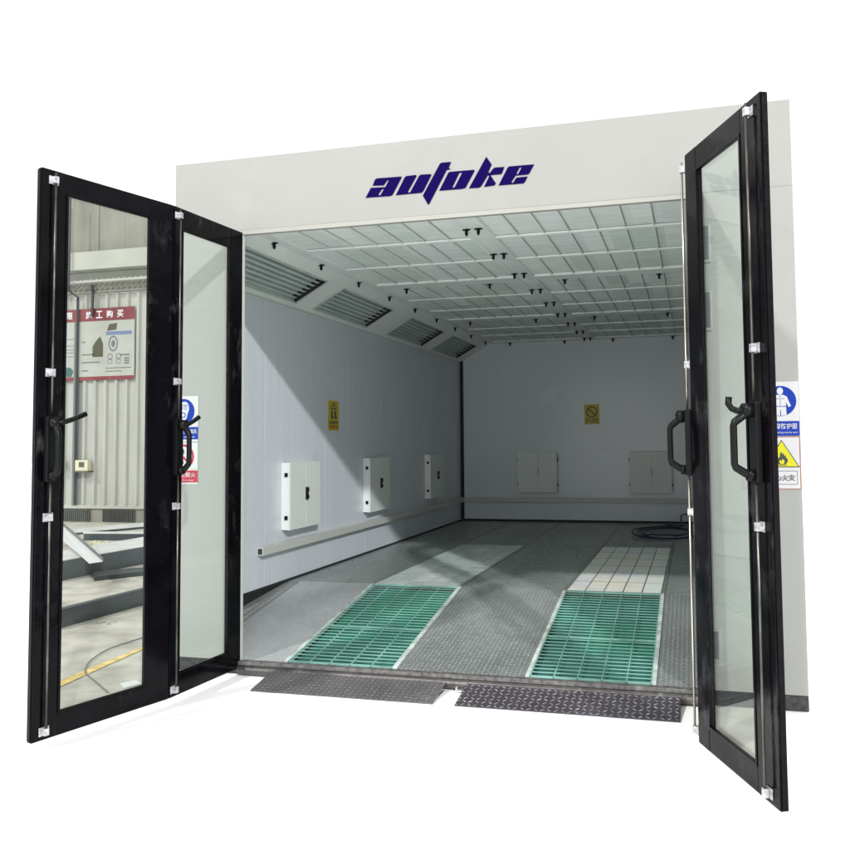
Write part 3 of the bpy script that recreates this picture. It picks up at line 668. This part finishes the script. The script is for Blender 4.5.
m = MB(); m.box(xa, xb, WY-.06, WY+.02, 4.67, 4.74); m.box(xa, xb, WY-.02, WY+.01, 4.745, 4.89); m.build('lower_purlin', 'upper', wl)
m = MB(); m.box(xa, xb, WY-.06, WY+.03, .28, .335); m.build('base_rail', 'fascia', wl)
MB().box(xa, xb, WY-.02, WY+.03, -.003, .279).build('kerb_wall', 'upper', wl)
m = MB(); x = xa
while x < xb-.05:
    if not (-10.42 < x < -10.15) and x < -9.4: m.box(x, x+.022, WY-.055, WY-.035, .02, .255)
    x += .048
m.build('base_vent', 'dark', wl)
m = MB(); m.box(-10.86, -10.75, WY-.075, WY-.051, .34, 4.1); m.build('cover_strip', 'greyink', wl)
m = MB(); m.tube([(-10.765, WY-.36, 6.7), (-10.765, WY-.36, 4.7), (-10.765, WY-.1, 4.6), (-10.765, WY-.1, .36)], .022, 8); tag(m.build('drain_pipe', 'dark', smooth=True), 'thin dark pipe running the full height of the ribbed wall', 'pipe')
m = MB(); m.tube([(-10.41, WY-.1, 4.84), (-10.41, WY-.1, 4.2)], .028, 8); tag(m.build('drain_pipe', 'dark', smooth=True), 'short dark pipe stub above the red-headed poster', 'pipe')
# poster
fp_ = lambda a, b, d: (a, WY-.062-d, b)
r = root('wall_poster', 'large white poster with red bands on the ribbed wall', 'poster', (-10.3, WY-.06, 2.9))
MB().prism([rect(-11.20, -9.43, 2.885, 4.36)], fp_, -.01, 0).build('sheet', 'paper', r)
MB().prism([rect(-11.20, -9.43, 4.10, 4.36)], fp_, .001, .003).build('header_band', 'posterred', r)
MB().prism([rect(-11.20, -9.43, 2.885, 2.96)], fp_, .001, .003).build('footer_band', 'posterred', r)
for ch, px_ in (('限', -10.99), ('施', -10.52), ('工', -10.27), ('购', -10.02), ('买', -9.77)):
    text_part('header_text', ch, 'signw', r, lambda a, b, d: (a, WY-.066-d, b), px_, 4.23, .15, .15, .002, .02)
m = MB()
for z in (3.74, 3.60, 3.52, 3.46, 3.38): m.prism([rect(-11.17, -10.87, z, z+.012)], fp_, 0, .003)
for z, x1 in ((3.40, -10.38), (3.24, -10.25), (3.07, -10.52), (3.66, -10.6)): m.prism([rect(-10.68, x1, z, z+.024)], fp_, 0, .003)
for z, x1 in ((3.115, -9.50), (3.05, -9.72)): m.prism([rect(-10.10, x1, z, z+.016)], fp_, 0, .003)
for x_ in (-10.0, -9.80): m.prism([circ(x_, 3.36, .06, 16), circ(x_, 3.36, .045, 16)], fp_, 0, .003); m.prism([rect(x_-.05, x_+.05, 3.21, 3.30), rect(x_-.04, x_+.04, 3.22, 3.29)], fp_, 0, .003)
for z in (3.30, 3.25, 3.20): m.prism([rect(-9.66, -9.55, z, z+.03)], fp_, 0, .003)
m.prism([rect(-9.76, -9.54, 3.37, 3.40)], fp_, 0, .003); m.build('small_print', 'greyink', r)
m = MB(); m.prism([circ(-9.93, 3.62, .11, 30, .16), circ(-9.93, 3.62, .085, 30, .13)], fp_, 0, .003); m.prism([circ(-9.93, 3.62, .045, 20, .07)], fp_, 0, .003); m.build('round_emblem', 'greyink', r)
MB().prism([[(-10.08, 3.885), (-9.86, 3.905), (-9.84, 4.04), (-10.03, 4.02)]], fp_, 0, .003).build('dark_emblem', 'ocreink', r)
MB().prism([rect(-10.10, -9.50, 3.80, 3.87)], fp_, 0, .003).build('blue_band', 'blueink', r)
m = MB(); m.prism([[(-10.42, 3.36), (-10.17, 3.36), (-10.17, 3.62), (-10.24, 3.78), (-10.33, 3.70), (-10.42, 3.58)]], fp_, 0, .003); m.build('dark_photo', 'ocreink', r)
m = MB(); m.prism([[(-11.15, 2.97), (-10.92, 2.97), (-10.88, 3.08), (-10.95, 3.16), (-11.1, 3.16), (-11.17, 3.08)]], fp_, 0, .003); m.build('teal_photo', 'tealink', r)
# switch boxes
r = root('switch_box', 'small box with an orange front on the ribbed wall', 'switch', (-11.14, WY-.1, 1.03))
MB().box(-11.22, -11.05, WY-.16, WY-.052, 1.03, 1.26).build('box', 'ivory', r, bevel=.006); MB().box(-11.18, -11.08, WY-.172, WY-.161, 1.07, 1.22).build('orange_plate', 'orange', r, bevel=.003)
r = root('switch_box', 'wider ivory switch box with a hood on the ribbed wall', 'switch', (-10.55, WY-.1, 1.03))
MB().box(-10.70, -10.40, WY-.18, WY-.052, 1.04, 1.26).build('box', 'ivory', r, bevel=.006); MB().box(-10.60, -10.48, WY-.19, WY-.181, 1.12, 1.22).build('label_plate', 'ocreink', r)
MB().box(-10.74, -10.36, WY-.22, WY-.052, 1.015, 1.036).build('shelf', 'ocreink', r)

# steel girders lying on the workshop floor
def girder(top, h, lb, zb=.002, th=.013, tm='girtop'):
    r = root('steel_girder', lb, 'girder', (sum(p[0] for p in top)/4, sum(p[1] for p in top)/4, zb), 'steel girders on the workshop floor')
    c = Vector((sum(p[0] for p in top)/4, sum(p[1] for p in top)/4))
    q = [tuple(c+(Vector(p)-c)*.985) for p in top]
    m = MB(); m.hexa([(x, y, zb) for x, y in q], [(x, y, zb+h-th-.0005) for x, y in q]); m.build('web', 'girder', r)
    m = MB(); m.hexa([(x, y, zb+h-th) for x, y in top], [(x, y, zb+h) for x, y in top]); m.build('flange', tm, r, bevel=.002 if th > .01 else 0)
girder([(-6.25, 3.459), (-6.195, 5.47), (-5.497, 4.516), (-5.614, 2.764)], .235, 'wide girder with a broad pale top coloured as lit, lying mid-floor under the leaning channel')
girder([(-3.857, .832), (-3.768, 2.158), (-3.713, 2.082), (-3.778, .745)], .155, 'narrow dark girder on edge, nearest the door glass', th=.004, tm='girder')
girder([(-5.525, 3.358), (-5.005, 3.849), (-4.81, 3.58), (-5.20, 3.0)], .05, 'low dark bar standing in for the shadow in front of the broad girder', th=.004, tm='girder')  # added dark bar in place of the shadow beside the broad girder
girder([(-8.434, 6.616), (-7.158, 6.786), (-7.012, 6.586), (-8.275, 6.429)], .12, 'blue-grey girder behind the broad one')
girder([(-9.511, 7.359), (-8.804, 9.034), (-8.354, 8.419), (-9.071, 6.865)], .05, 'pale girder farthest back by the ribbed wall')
# leaning channel
r = root('metal_channel', 'bright white metal channel leaning across the girders', 'channel', (-6.5, 4.5, .3))
a0, a1, b1, b0 = (Vector(p) for p in ((-9.577, 7.143, .34), (-4.993, 2.891, .252), (-5.036, 2.728, .252), (-7.778, 5.168, .34)))
m = MB(); up = Vector((0, 0, .008)); m.hexa([a0, a1, b1, b0], [p-up for p in (a0, a1, b1, b0)]); m.build('web', 'channel', r)
m = MB()
for p, q in ((a0, a1),): m.hexa([p+Vector((0, 0, .001)), q+Vector((0, 0, .001)), q+Vector((-.02, .03, .001)), p+Vector((-.02, .03, .001))], [p+Vector((0, 0, .06)), q+Vector((0, 0, .03)), q+Vector((-.02, .03, .03)), p+Vector((-.02, .03, .06))])
m.build('flange', 'greyink', r)
# rubble, line, cable, paper
rb = MB(); random.seed(5)
for i in range(14):
    x = -7.75+.42*random.random(); y = 5.55+.45*random.random(); s = .03+.04*random.random()
    rb.hexa([(x-s, y-s*.7, 0), (x+s*.8, y-s, 0), (x+s, y+s*.7, 0), (x-s*.8, y+s, 0)], [(x-s*.6, y-s*.5, s), (x+s*.5, y-s*.6, s*1.2), (x+s*.6, y+s*.5, s*.8), (x-s*.5, y+s*.5, s*1.1)])
o = rb.build('rubble', 'ivory'); o['kind'] = 'stuff'; tag(o, 'loose pale scraps on the floor behind the broad girder', 'rubble')
rb = MB()
for i in range(12):
    x = -3.62+.16*random.random(); y = 1.08+.12*random.random(); s = .008+.012*random.random()
    rb.hexa([(x-s, y-s*.7, 0), (x+s*.8, y-s, 0), (x+s, y+s*.7, 0), (x-s*.8, y+s, 0)], [(x-s*.6, y-s*.5, s), (x+s*.5, y-s*.6, s*1.2), (x+s*.6, y+s*.5, s*.8), (x-s*.5, y+s*.5, s*1.1)])
o = rb.build('rubble', 'paper'); o['kind'] = 'stuff'; tag(o, 'little heap of grit at the foot of the narrow girder', 'rubble')
ln = MB(); P = [(-2.60, -.53), (-2.615, -.23), (-2.63, .07), (-2.64, .30), (-2.66, .57)]; Q = [(-2.48, -.67), (-2.52, -.35), (-2.555, -.04), (-2.58, .21), (-2.60, .45)]
for i in range(4): ln.hexa([(*P[i], .0045), (*P[i+1], .0045), (*Q[i+1], .0045), (*Q[i], .0045)], [(*P[i], .0055), (*P[i+1], .0055), (*Q[i+1], .0055), (*Q[i], .0055)])
structure(ln.build('floor_line', 'lineyel'))
def smoothpath(P, n=8):
    out = []; P = [Vector(p) for p in P]
    for i in range(len(P)-1):
        p0, p1, p2, p3 = P[max(i-1, 0)], P[i], P[i+1], P[min(i+2, len(P)-1)]
        for k in range(n):
            t = k/n; out.append(.5*((2*p1)+(-p0+p2)*t+(2*p0-5*p1+4*p2-p3)*t*t+(-p0+3*p1-3*p2+p3)*t**3))
    return out+[P[-1]]
m = MB(); m.tube(smoothpath([(-2.835, .86, .012), (-2.825, .747, .012), (-2.846, .355, .012), (-2.756, .056, .012), (-2.647, -.133, .012), (-2.54, -.259, .012), (-2.347, -.405, .012), (-2.10, -.590, .012)]), .0045, 6)
tag(m.build('cable', 'greyink', smooth=True), 'thin grey cable curling across the yellow floor line', 'cable')
m = MB(); m.prism([[(-2.165, -.395), (-2.07, -.475), (-2.03, -.36), (-2.115, -.30)]], lambda a, b, d: (a, b, d), .002, .006)
tag(m.build('paper_scrap', 'channel'), 'scrap of white paper lying by the door bottom rail', 'paper')
